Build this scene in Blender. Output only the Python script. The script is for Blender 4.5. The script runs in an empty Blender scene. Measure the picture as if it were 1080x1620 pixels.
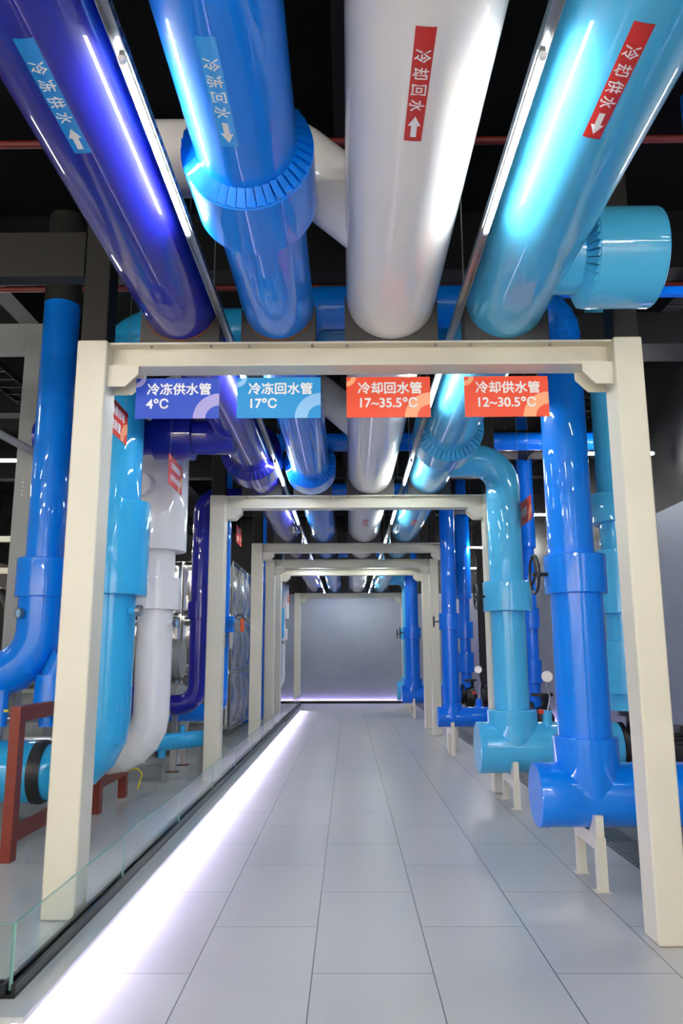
import bpy, bmesh, math, random
from mathutils import Vector, Matrix, noise
random.seed(7)
PI = math.pi
scene = bpy.context.scene
col = scene.collection

# ------------------------------------------------------------------ camera, world, exposure
cam_d = bpy.data.cameras.new('camera'); cam = bpy.data.objects.new('camera', cam_d); col.objects.link(cam)
cam_d.sensor_fit = 'VERTICAL'; cam_d.sensor_height = 36.0
cam_d.lens = 36.0 * 1200.68 / 1620.0
cam_d.clip_start = 0.05; cam_d.clip_end = 200
TH, YAW, ROLL = 0.1877, 0.0085, 0.0033
fwd = Vector((-math.sin(YAW) * math.cos(TH), math.cos(YAW) * math.cos(TH), math.sin(TH)))
right = Vector((math.cos(YAW), math.sin(YAW), 0)); up = right.cross(fwd)
r2 = right * math.cos(ROLL) - up * math.sin(ROLL) * -1 * -1
u2 = up * math.cos(ROLL) + right * math.sin(ROLL)
cam.matrix_world = Matrix(((r2.x, u2.x, -fwd.x, 0), (r2.y, u2.y, -fwd.y, 0), (r2.z, u2.z, -fwd.z, 1.54), (0, 0, 0, 1)))
scene.camera = cam
w = bpy.data.worlds.new('world'); scene.world = w; w.use_nodes = True
w.node_tree.nodes['Background'].inputs[0].default_value = (0.5, 0.55, 0.65, 1)
w.node_tree.nodes['Background'].inputs[1].default_value = 0.02
scene.view_settings.view_transform = 'Standard'; scene.view_settings.look = 'None'
scene.view_settings.gamma = 1.0; scene.view_settings.use_curve_mapping = False
scene.view_settings.exposure = 1.73
LED = 33.0          # emission of the bright tubes over the walkway
LEDROOM = 80.0      # emission of the side-bay tubes and the added back row
STRIP = 27.0         # lavender strip under the dais edge
FILL_WASH = 44.0         # watts of each added fill lamp washing the unseen back wall
for wx in (-8.5, -6.6, -4.7, -2.8, -.9, 1.0, 2.6, 4.0):  # added lamps, aimed at the unseen back wall so light bounces forward
    ld = bpy.data.lights.new('added_wash_lamp', 'AREA'); ld.shape = 'RECTANGLE'; ld.size = 1.2; ld.size_y = .12
    ld.energy = FILL_WASH; ld.color = (1.0, .89, .79)
    lo_ = bpy.data.objects.new('added_wash_lamp', ld); col.objects.link(lo_)
    lo_.location = (wx, -2.75, 3.36); lo_.rotation_euler = (math.radians(-42), 0, 0)
try:
    scene.cycles.use_denoising = True
    scene.cycles.max_bounces = 8; scene.cycles.diffuse_bounces = 4; scene.cycles.glossy_bounces = 4
    scene.cycles.transparent_max_bounces = 12; scene.cycles.sample_clamp_indirect = 6.0
    scene.cycles.caustics_reflective = False; scene.cycles.caustics_refractive = False
except Exception:
    pass

# ------------------------------------------------------------------ materials
def srgb(r, g, b):
    f = lambda c: (c / 255 / 12.92) if c / 255 <= .04045 else ((c / 255 + .055) / 1.055) ** 2.4
    return (f(r), f(g), f(b), 1)

def mat(name, rgb, rough=.4, metal=0.0, coat=0.0, var=.06, nscale=3.0, bump=0.0, bscale=40.0, spec=.5):
    m = bpy.data.materials.new(name); m.use_nodes = True
    nt = m.node_tree; b = nt.nodes['Principled BSDF']
    c = srgb(*rgb)
    tc = nt.nodes.new('ShaderNodeTexCoord'); n = nt.nodes.new('ShaderNodeTexNoise')
    n.inputs['Scale'].default_value = nscale; n.inputs['Detail'].default_value = 4
    nt.links.new(tc.outputs['Object'], n.inputs['Vector'])
    mx = nt.nodes.new('ShaderNodeMix'); mx.data_type = 'RGBA'
    mx.inputs['A'].default_value = tuple(min(1, x * (1 + var)) for x in c[:3]) + (1,)
    mx.inputs['B'].default_value = tuple(x * (1 - var) for x in c[:3]) + (1,)
    nt.links.new(n.outputs['Fac'], mx.inputs['Factor']); nt.links.new(mx.outputs['Result'], b.inputs['Base Color'])
    b.inputs['Roughness'].default_value = rough; b.inputs['Metallic'].default_value = metal
    b.inputs['Coat Weight'].default_value = coat; b.inputs['Coat Roughness'].default_value = .015
    b.inputs['Specular IOR Level'].default_value = spec
    if bump:
        n2 = nt.nodes.new('ShaderNodeTexNoise'); n2.inputs['Scale'].default_value = bscale
        nt.links.new(tc.outputs['Object'], n2.inputs['Vector'])
        bp = nt.nodes.new('ShaderNodeBump'); bp.inputs['Strength'].default_value = bump; bp.inputs['Distance'].default_value = .004
        nt.links.new(n2.outputs['Fac'], bp.inputs['Height']); nt.links.new(bp.outputs['Normal'], b.inputs['Normal'])
    return m

def emit(name, rgb, s):
    m = bpy.data.materials.new(name); m.use_nodes = True; nt = m.node_tree; nt.nodes.clear()
    e = nt.nodes.new('ShaderNodeEmission'); e.inputs[0].default_value = srgb(*rgb); e.inputs[1].default_value = s
    o = nt.nodes.new('ShaderNodeOutputMaterial'); nt.links.new(e.outputs[0], o.inputs[0]); return m

def pipe_mat(name, rgb, rough=.45, coat=.9):
    # glossy jacket: very slight large-scale waviness
    m = mat(name, rgb, rough=rough, coat=coat, var=.03, nscale=1.5, bump=.06, bscale=5.0, spec=.15)
    return m

M = {}
M['navy'] = pipe_mat('navy_jacket', (24, 26, 150))
M['blue'] = pipe_mat('blue_jacket', (0, 128, 240))
M['deepblue'] = pipe_mat('deep_blue_jacket', (0, 112, 232))
M['sky'] = pipe_mat('sky_blue_jacket', (76, 184, 232))
M['cyan'] = pipe_mat('light_blue_jacket', (44, 168, 226))
M['white'] = pipe_mat('white_jacket', (242, 239, 236))
M['cream'] = mat('cream_paint', (217, 213, 195), rough=.45, var=.04, nscale=2, bump=.15, bscale=60)
M['darkpaint'] = mat('dark_grey_paint', (40, 39, 37), rough=.6, var=.12, bump=.1, spec=.25)
M['saddle'] = mat('dark_saddle_block', (64, 62, 60), rough=.55, var=.25, nscale=9)
M['rust'] = mat('rust_edge', (110, 66, 30), rough=.8, var=.4, nscale=25)
M['ceiling'] = mat('black_ceiling_paint', (7, 8, 9), rough=.9, var=.2, spec=.15)
M['ceilbeam'] = mat('black_beam_paint', (17, 18, 20), rough=.6, var=.15, spec=.2)
M['steel'] = mat('galvanised_steel', (170, 172, 175), rough=.3, metal=.9, var=.1, nscale=12)
M['greysteel'] = mat('grey_painted_steel', (138, 140, 138), rough=.45, var=.06)
M['stainless'] = mat('stainless_steel', (196, 198, 202), rough=.22, metal=1.0, var=.05)
M['redsteel'] = mat('red_oxide_paint', (128, 44, 28), rough=.45, var=.1)
M['black'] = mat('black_rubber', (18, 18, 20), rough=.45, var=.1)
M['blackmetal'] = mat('black_cast_iron', (28, 29, 32), rough=.4, var=.15)
M['redpaint'] = mat('red_sprinkler_paint', (100, 18, 14), rough=.5)
M['orange'] = mat('orange_cover', (235, 90, 20), rough=.4)
M['redpart'] = mat('red_plastic', (205, 50, 35), rough=.4)
M['yellow'] = mat('yellow_hose', (225, 205, 40), rough=.4)
M['dial'] = mat('pale_blue_dial', (150, 190, 215), rough=.2)
M['led'] = emit('led_tube_light', (250, 254, 250), LED)
M['ledroom'] = emit('room_tube_light', (252, 252, 246), LEDROOM)
M['leddim'] = emit('added_dim_tube_light', (252, 252, 246), 20.0)  # weak unseen tubes added behind the camera for streaks on the pipes
M['strip'] = emit('lavender_strip_light', (226, 214, 255), STRIP)
M['strip2'] = emit('lavender_base_light', (205, 180, 255), 26.0)
M['lettering'] = mat('white_lettering', (240, 240, 240), rough=.5, var=.01)
M['stickred'] = mat('red_sticker', (206, 28, 14), rough=.3, coat=.3, var=.03)
M['stickblue'] = mat('blue_sticker', (0, 140, 222), rough=.3, coat=.3, var=.03)
M['stickblue2'] = mat('mid_blue_sticker', (40, 164, 248), rough=.3, coat=.3, var=.03)
M['sgn_navy'] = mat('cobalt_board', (24, 72, 192), rough=.45, var=.02)
M['sgn_cyan'] = mat('azure_board', (0, 146, 212), rough=.45, var=.02)
M['sgn_orange'] = mat('orange_board', (238, 74, 32), rough=.45, var=.02)
M['sgn_red'] = mat('red_board', (222, 60, 42), rough=.45, var=.02)
M['ring_lilac'] = mat('lilac_ring', (170, 165, 222), rough=.45, var=.01)
M['ring_blue'] = mat('pale_blue_ring', (140, 196, 240), rough=.45, var=.01)
M['ring_peach'] = mat('peach_ring', (252, 170, 122), rough=.45, var=.01)
M['epoxy'] = mat('pale_epoxy', (186, 190, 188), rough=.16, var=.05, nscale=.7, coat=.2)
M['channel'] = mat('black_channel', (34, 36, 40), rough=.25, metal=.6, var=.05)
M['lip'] = mat('dais_edge', (196, 196, 204), rough=.5, var=.03)
M['grate'] = mat('chequer_plate', (92, 94, 96), rough=.4, metal=.6, var=.3, nscale=60)
M['darkfloor'] = mat('dark_floor', (128, 130, 134), rough=.4, var=.08)

def glass_mat():
    m = bpy.data.materials.new('balustrade_glass'); m.use_nodes = True; nt = m.node_tree; nt.nodes.clear()
    o = nt.nodes.new('ShaderNodeOutputMaterial'); mix = nt.nodes.new('ShaderNodeMixShader')
    t = nt.nodes.new('ShaderNodeBsdfTransparent'); g = nt.nodes.new('ShaderNodeBsdfGlossy')
    t.inputs[0].default_value = (.93, .975, .955, 1); g.inputs['Roughness'].default_value = .01
    fr = nt.nodes.new('ShaderNodeFresnel'); fr.inputs[0].default_value = 1.5
    ge = nt.nodes.new('ShaderNodeNewGeometry'); sb = nt.nodes.new('ShaderNodeMath'); sb.operation = 'SUBTRACT'; sb.inputs[0].default_value = 1; nt.links.new(ge.outputs['Backfacing'], sb.inputs[1])
    ml = nt.nodes.new('ShaderNodeMath'); ml.operation = 'MULTIPLY'; nt.links.new(fr.outputs[0], ml.inputs[0]); nt.links.new(sb.outputs[0], ml.inputs[1])
    nt.links.new(ml.outputs[0], mix.inputs[0]); nt.links.new(t.outputs[0], mix.inputs[1]); nt.links.new(g.outputs[0], mix.inputs[2])
    nt.links.new(mix.outputs[0], o.inputs[0]); return m
M['glass'] = glass_mat()
M['glassedge'] = mat('green_glass_edge', (120, 165, 155), rough=.15, var=.02)

def floor_mat():
    m = bpy.data.materials.new('grey_porcelain_tiles'); m.use_nodes = True; nt = m.node_tree; b = nt.nodes['Principled BSDF']
    tc = nt.nodes.new('ShaderNodeTexCoord'); sp = nt.nodes.new('ShaderNodeSeparateXYZ'); cb = nt.nodes.new('ShaderNodeCombineXYZ')
    a1 = nt.nodes.new('ShaderNodeMath'); a1.operation = 'ADD'; a1.inputs[1].default_value = -4.769 + 13.2
    a2 = nt.nodes.new('ShaderNodeMath'); a2.operation = 'ADD'; a2.inputs[1].default_value = .1877 + 12.0
    nt.links.new(tc.outputs['Object'], sp.inputs[0]); nt.links.new(sp.outputs['Y'], a1.inputs[0]); nt.links.new(sp.outputs['X'], a2.inputs[0])
    nt.links.new(a1.outputs[0], cb.inputs[0]); nt.links.new(a2.outputs[0], cb.inputs[1])
    br = nt.nodes.new('ShaderNodeTexBrick'); br.offset = .5; br.offset_frequency = 2; br.squash = 1
    br.inputs['Scale'].default_value = 1; br.inputs['Brick Width'].default_value = 1.32; br.inputs['Row Height'].default_value = .6
    br.inputs['Mortar Size'].default_value = .003; br.inputs['Mortar Smooth'].default_value = .1; br.inputs['Bias'].default_value = 0
    br.inputs['Color1'].default_value = srgb(189, 188, 187); br.inputs['Color2'].default_value = srgb(183, 182, 182)
    br.inputs['Mortar'].default_value = srgb(70, 72, 76)
    nt.links.new(cb.outputs[0], br.inputs['Vector'])
    n = nt.nodes.new('ShaderNodeTexNoise'); n.inputs['Scale'].default_value = 1.6; n.inputs['Detail'].default_value = 8
    nt.links.new(tc.outputs['Object'], n.inputs['Vector'])
    mr = nt.nodes.new('ShaderNodeMapRange'); mr.inputs[3].default_value = .93; mr.inputs[4].default_value = 1.06
    nt.links.new(n.outputs['Fac'], mr.inputs[0])
    mx = nt.nodes.new('ShaderNodeMix'); mx.data_type = 'RGBA'; mx.blend_type = 'MULTIPLY'; mx.inputs['Factor'].default_value = 1
    nt.links.new(br.outputs['Color'], mx.inputs['A']); nt.links.new(mr.outputs[0], mx.inputs['B'])
    nt.links.new(mx.outputs['Result'], b.inputs['Base Color'])
    m2 = nt.nodes.new('ShaderNodeMapRange'); m2.inputs[3].default_value = .26; m2.inputs[4].default_value = .4
    nt.links.new(n.outputs['Fac'], m2.inputs[0]); nt.links.new(m2.outputs[0], b.inputs['Roughness'])
    bp = nt.nodes.new('ShaderNodeBump'); bp.inputs['Strength'].default_value = .5; bp.inputs['Distance'].default_value = .002; bp.invert = True
    nt.links.new(br.outputs['Fac'], bp.inputs['Height']); nt.links.new(bp.outputs['Normal'], b.inputs['Normal'])
    return m
M['tiles'] = floor_mat()

def wall_mat(name, low, high, split):
    # painted band: concrete grey below the split height, black paint above
    m = bpy.data.materials.new(name); m.use_nodes = True; nt = m.node_tree; b = nt.nodes['Principled BSDF']
    tc = nt.nodes.new('ShaderNodeTexCoord'); sp = nt.nodes.new('ShaderNodeSeparateXYZ')
    nt.links.new(tc.outputs['Object'], sp.inputs[0])
    g = nt.nodes.new('ShaderNodeMath'); g.operation = 'GREATER_THAN'; g.inputs[1].default_value = split
    nt.links.new(sp.outputs['Z'], g.inputs[0])
    n = nt.nodes.new('ShaderNodeTexNoise'); n.inputs['Scale'].default_value = 1.3; n.inputs['Detail'].default_value = 10; n.inputs['Roughness'].default_value = .65
    nt.links.new(tc.outputs['Object'], n.inputs['Vector'])
    c = nt.nodes.new('ShaderNodeMix'); c.data_type = 'RGBA'; l = srgb(*low)
    c.inputs['A'].default_value = tuple(x * .8 for x in l[:3]) + (1,); c.inputs['B'].default_value = tuple(x * 1.2 for x in l[:3]) + (1,)
    nt.links.new(n.outputs['Fac'], c.inputs['Factor'])
    mx = nt.nodes.new('ShaderNodeMix'); mx.data_type = 'RGBA'; mx.inputs['B'].default_value = srgb(*high)
    nt.links.new(c.outputs['Result'], mx.inputs['A']); nt.links.new(g.outputs[0], mx.inputs['Factor'])
    nt.links.new(mx.outputs['Result'], b.inputs['Base Color']); b.inputs['Roughness'].default_value = .6
    return m
M['wall'] = wall_mat('concrete_wall_with_black_top', (136, 141, 154), (7, 8, 9), 3.62)
M['wall_brown'] = wall_mat('left_wall_paint', (120, 110, 106), (9, 9, 10), 4.2)

M['wall_pale'] = mat('warm_white_wall_paint', (240, 234, 226), rough=.7, var=.03)  # unseen back wall, made pale to bounce the fill light forward
# ------------------------------------------------------------------ mesh helper
SEG = 48
class MB:
    def __init__(s): s.v = []; s.f = []
    def add(s, vs, fs):
        o = len(s.v); s.v += [Vector(x) for x in vs]; s.f += [tuple(i + o for i in f) for f in fs]; return s
    def box(s, x0, x1, y0, y1, z0, z1):
        vs = [(x, y, z) for x in (x0, x1) for y in (y0, y1) for z in (z0, z1)]
        return s.add(vs, [(0, 1, 3, 2), (4, 6, 7, 5), (0, 4, 5, 1), (2, 3, 7, 6), (0, 2, 6, 4), (1, 5, 7, 3)])
    def rings(s, rings, cap0=True, cap1=True, closed=False):
        n = len(rings[0]); o = len(s.v); fs = []
        for k in range(len(rings) - 1 + (1 if closed else 0)):
            a = k * n; b = ((k + 1) % len(rings)) * n
            for i in range(n):
                j = (i + 1) % n; fs.append((a + i, a + j, b + j, b + i))
        if not closed:
            if cap0: fs.append(tuple(range(n))[::-1])
            if cap1: fs.append(tuple(range((len(rings) - 1) * n, len(rings) * n)))
        return s.add([p for r in rings for p in r], fs)
    def sweep(s, pts, r, seg=SEG, cap0=True, cap1=True):
        pts = [Vector(p) for p in pts]; rr = r if isinstance(r, (list, tuple)) else [r] * len(pts)
        T = []
        for i in range(len(pts)):
            a = pts[max(i - 1, 0)]; b = pts[min(i + 1, len(pts) - 1)]
            if 0 < i < len(pts) - 1:
                d = (pts[i] - a).normalized() + (b - pts[i]).normalized()
            else: d = b - a
            T.append(d.normalized() if d.length > 1e-9 else T[-1])
        ref = Vector((0, 0, 1)) if abs(T[0].z) < .9 else Vector((0, 1, 0))
        nrm = (ref - T[0] * ref.dot(T[0])).normalized(); rings = []
        for i in range(len(pts)):
            nrm = (nrm - T[i] * nrm.dot(T[i])).normalized(); bi = T[i].cross(nrm)
            # mitre: keep the cross-section perpendicular to the legs
            k = 1.0
            if 0 < i < len(pts) - 1:
                c = (pts[i] - pts[i - 1]).normalized().dot(T[i]); k = 1 / max(c, .5)
                side = (pts[i + 1] - pts[i]).normalized() - (pts[i] - pts[i - 1]).normalized()
                side = side.normalized() if side.length > 1e-6 else None
            else: side = None
            ring = []
            for q in range(seg):
                a = 2 * PI * q / seg; v = (nrm * math.cos(a) + bi * math.sin(a)) * rr[i]
                if side: v = v + side * (v.dot(side) * (k - 1))
                ring.append(pts[i] + v)
            rings.append(ring)
        return s.rings(rings, cap0, cap1)
    def gores(s, pts, r, seg=SEG):
        o = len(s.v); t = MB().sweep(pts, r + .0022, seg, False, False); n = seg
        for k in range(1, len(pts) - 1):
            ring = t.v[k * n:(k + 1) * n]; c = Vector(pts[k])
            d = (Vector(pts[k + 1]) - Vector(pts[k - 1])).normalized() * .003
            inn = [c + (p - c) * .97 for p in ring]
            s.rings([[p - d for p in inn], [p - d for p in ring], [p + d for p in ring], [p + d for p in inn]], False, False)
        return s
    def cyl(s, a, b, r, seg=SEG, r2=None): return s.sweep([a, b], [r, r if r2 is None else r2], seg)
    def lathe(s, base, axis, prof, seg=SEG, closed=False):
        # prof: list of (distance along axis, radius)
        base = Vector(base); ax = Vector(axis).normalized()
        ref = Vector((0, 0, 1)) if abs(ax.z) < .9 else Vector((0, 1, 0))
        n = (ref - ax * ref.dot(ax)).normalized(); b = ax.cross(n)
        return s.rings([[base + ax * d + (n * math.cos(2 * PI * q / seg) + b * math.sin(2 * PI * q / seg)) * r for q in range(seg)] for d, r in prof], not closed, not closed, closed)
    def torus(s, c, axis, R, r, seg=28, tube=8):
        return s.lathe(c, axis, [(r * math.sin(2 * PI * k / tube), R + r * math.cos(2 * PI * k / tube)) for k in range(tube)], seg, closed=True)
    def prism(s, poly, a0, a1, axis='y'):
        # poly in the plane normal to axis, listed as the two other coordinates
        def mk(u, v, a): return {'y': (u, a, v), 'x': (a, u, v), 'z': (u, v, a)}[axis]
        n = len(poly); vs = [mk(u, v, a0) for u, v in poly] + [mk(u, v, a1) for u, v in poly]
        fs = [tuple(range(n))[::-1], tuple(range(n, 2 * n))] + [(i, (i + 1) % n, (i + 1) % n + n, i + n) for i in range(n)]
        return s.add(vs, fs)
    def build(s, name, m, parent=None, bevel=0, angle=12, mats=None, fix=True):
        o0 = Vector((0, 0, 0)); p = parent
        while p is not None: o0 += p.location; p = p.parent
        me = bpy.data.meshes.new(name); me.from_pydata([tuple(v - o0) for v in s.v], [], s.f)
        if fix:
            bm = bmesh.new(); bm.from_mesh(me)
            if bevel: bmesh.ops.remove_doubles(bm, verts=bm.verts, dist=1e-5)
            bmesh.ops.recalc_face_normals(bm, faces=bm.faces); bm.to_mesh(me); bm.free()
        me.shade_smooth(); me.set_sharp_from_angle(angle=math.radians(angle))
        me.materials.append(m)
        ob = bpy.data.objects.new(name, me); col.objects.link(ob)
        if parent: ob.parent = parent
        if bevel:
            bv = ob.modifiers.new('bevel', 'BEVEL'); bv.width = bevel; bv.segments = 2; bv.limit_method = 'ANGLE'; bv.harden_normals = True
        return ob

def thing(name, label, cat, loc, group=None):
    o = bpy.data.objects.new(name, None); col.objects.link(o); o.location = loc; o.empty_display_size = .1
    o['label'] = label; o['category'] = cat
    if group: o['group'] = group
    return o
def tag(o, label, cat, group=None):
    o['label'] = label; o['category'] = cat
    if group: o['group'] = group
    return o
def struct(o): o['kind'] = 'structure'; return o
def stuff(o): o['kind'] = 'stuff'; return o
def copy_tree(o, parent=None):
    c = o.copy(); col.objects.link(c); c.parent = parent
    for ch in list(o.children): copy_tree(ch, c)
    return c

def bend(points, R, n=6):
    """polyline with its corners replaced by segmented elbows"""
    P = [Vector(p) for p in points]; out = [P[0]]
    for i in range(1, len(P) - 1):
        a = (P[i - 1] - P[i]).normalized(); b = (P[i + 1] - P[i]).normalized()
        ang = PI - a.angle(b)                    # turning angle
        t = R * math.tan(ang / 2)
        p0 = P[i] + a * t; c = P[i] + (a + b).normalized() * (R / math.cos(ang / 2))
        v0 = p0 - c; ax = v0.cross((P[i] + b * t) - c).normalized()
        m = max(2, round(n * ang / (PI / 2)))
        for k in range(m + 1): out.append(c + Matrix.Rotation(ang * k / m, 3, ax) @ v0)
    out.append(P[-1]); return out

def collar_mesh(base, axis, L, r_in, r_out, petals=0, seg=SEG, lip=.0):
    """insulation sleeve: outer drum plus flat or pleated end faces"""
    m = MB(); base = Vector(base); ax = Vector(axis).normalized()
    m.lathe(base, ax, [(0, r_in * .98), (0, r_out - .006), (.006, r_out), (L - .006, r_out), (L, r_out - .006), (L, r_in * .98)], seg, closed=True)
    return m
def pleats_mesh(base, axis, r_in, r_out, n=40, depth=.055):
    m = MB(); base = Vector(base); ax = Vector(axis).normalized()
    ref = Vector((0, 0, 1)) if abs(ax.z) < .9 else Vector((0, 1, 0))
    u = (ref - ax * ref.dot(ax)).normalized(); v = ax.cross(u)
    P = lambda r, a, d: base + ax * d + (u * math.cos(a) + v * math.sin(a)) * r
    for k in range(n):
        a0 = 2 * PI * k / n; a1 = 2 * PI * (k + .86) / n; j = random.uniform(.7, 1.3)
        d0, d1 = -.002 * j, -.016 * j
        vs = [P(r_in * .99, a0, -depth * .9), P(r_out * .985, a0, d0), P(r_out * .985, a1, d1), P(r_in * .99, a1, -depth * .9 - .008 * j),
              P(r_in * .99, a0, .01), P(r_out * .985, a0, .01), P(r_out * .985, a1, .01), P(r_in * .99, a1, .01)]
        m.add(vs, [(0, 1, 2, 3), (4, 7, 6, 5), (0, 4, 5, 1), (1, 5, 6, 2), (2, 6, 7, 3), (3, 7, 4, 0)])
    return m

def text_mesh(body, size, bold=0.0, extrude=.0006, spacing=1.0):
    c = bpy.data.curves.new('lettering', 'FONT'); c.body = body; c.size = size; c.offset = bold; c.extrude = extrude
    c.space_character = spacing; c.resolution_u = 4; c.align_x = 'LEFT'; c.align_y = 'BOTTOM_BASELINE'
    o = bpy.data.objects.new('tmp_text', c); col.objects.link(o)
    dg = bpy.context.evaluated_depsgraph_get(); me = bpy.data.meshes.new_from_object(o.evaluated_get(dg))
    vs = [v.co.copy() for v in me.vertices]; fs = [tuple(p.vertices) for p in me.polygons]
    bpy.data.objects.remove(o); bpy.data.curves.remove(c); bpy.data.meshes.remove(me)
    return vs, fs

# ------------------------------------------------------------------ the setting
YB, YF, XL, XR, ZC = -4.0, 25.9, -10.0, 4.6, 6.2
struct(MB().box(-1.36, 2.12, YB, YF, -.1, 0).build('floor', M['tiles']))
struct(MB().box(XL, -1.36, YB, 3.34, -.1, 0).build('floor', M['tiles']))
struct(MB().box(2.42, XR, YB, YF, -.1, 0).build('floor', M['darkfloor']))
dais = MB().box(XL, -1.36, 3.36, 23.2, 0, .105)
struct(dais.build('floor', M['lip']))
struct(MB().box(XL, -1.30, 3.335, 23.25, .105, .13).build('floor', M['epoxy'], bevel=.003))
struct(MB().box(XL, -1.36, 23.2, YF, -.1, 0).build('floor', M['tiles']))
struct(MB().box(XR, XR + .2, YB, YF, -.1, ZC).build('wall_right', M['wall']))
struct(MB().box(XL - .2, XL, YB, YF, -.1, ZC).build('wall_left', M['wall_brown']))
struct(MB().box(XL, XR, YF, YF + .2, -.1, ZC).build('wall_far', M['wall']))
struct(MB().box(XL, XR, YB - .2, YB, -.1, ZC).build('wall_back', M['wall_pale']))
struct(MB().box(XL, XR, YB, YF, ZC, ZC + .2).build('ceiling', M['ceiling']))
for k in range(7):
    y = -2.0 + 4.7 * k
    struct(MB().box(XL, XR, y, y + .3, 5.55, 6.2).build('trim_%d' % (k + 1), M['ceilbeam']))
for i, x in enumerate((-4.2, -.1, 3.9)):
    struct(MB().box(x, x + .25, YB, YF, 5.75, 6.2).build('trim_%d' % (i + 8), M['ceilbeam']))
struct(MB().box(XL, XR, YF - .06, YF - .05, 0, .09).box(XL, XR, YF - .05, YF, 0, .045).build('baseboard_far', M['darkpaint']))

struct(MB().box(XR - .06, XR - .05, YB, YF - .06, 0, .09).box(XR - .05, XR, YB, YF - .06, 0, .045).build('baseboard_right', M['darkpaint']))
g = thing('trench_cover', 'long dark chequered steel trench cover along the right floor edge', 'grating', (2.27, 12, 0))
MB().box(2.12, 2.42, YB, YF, -.05, .0).build('trench_frame', M['grate'], g)
mm = MB()
for i in range(int((14 - 4) / .06)):
    for j in range(6):
        x = 2.15 + j * .048; y = 4 + i * .06 + (j % 2) * .03
        mm.box(x - .012, x + .012, y - .004, y + .004, 0, .003)
stuff(mm.build('raised_studs', M['steel'], g))

def strip_light(name, label, x0, x1, y0, y1, z0, z1, m):
    return tag(MB().box(x0, x1, y0, y1, z0, z1).build(name, m), label, 'light')
strip_light('strip_light', 'bright lavender light strip under the edge of the raised plinth', -1.36, -1.345, 3.36, 22.4, .083, .1, M['strip'])
strip_light('strip_light', 'lavender light strip along the foot of the far wall', -9.5, 4.2, YF - .045, YF - .015, .046, .056, M['strip2'])
strip_light('strip_light', 'lavender light strip along the foot of the right wall', XR - .045, XR - .015, 3, 25, .046, .056, M['strip2'])

# ------------------------------------------------------------------ glass balustrade
GX = -1.44
bal = thing('glass_balustrade', 'low clear glass balustrade in a black channel along the plinth edge', 'balustrade', (GX, 12, .13))
MB().box(GX - .03, GX + .03, 3.50, 23.1, .13, .145).box(GX - .03, GX - .012, 3.50, 23.1, .145, .185).box(GX + .012, GX + .03, 3.50, 23.1, .145, .185) \
    .box(-3.2, GX - .03, 3.50, 3.56, .13, .145).box(-3.2, GX - .03, 3.50, 3.518, .145, .185).box(-3.2, GX - .03, 3.542, 3.56, .145, .185).build('base_channel', M['channel'], bal, bevel=.002)
y = 3.53; k = 0
while y < 23.0:
    y1 = min(y + 1.62, 23.05)
    gp = MB().box(GX - .006, GX + .006, y + .002, y1 - .002, .15, .415).build('glass_pane', M['glass'], bal)
    MB().box(GX - .006, GX + .006, y + .002, y1 - .002, .415, .4165).box(GX - .006, GX + .006, y, y + .002, .15, .4165).build('polished_edge', M['glassedge'], gp)
    y = y1; k += 1
gp = MB().box(-3.15, GX - .008, 3.524, 3.536, .15, .415).build('glass_pane', M['glass'], bal)
MB().box(-3.15, GX - .008, 3.524, 3.536, .415, .4165).box(GX - .008, GX - .006, 3.524, 3.536, .15, .4165).build('polished_edge', M['glassedge'], gp)

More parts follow.
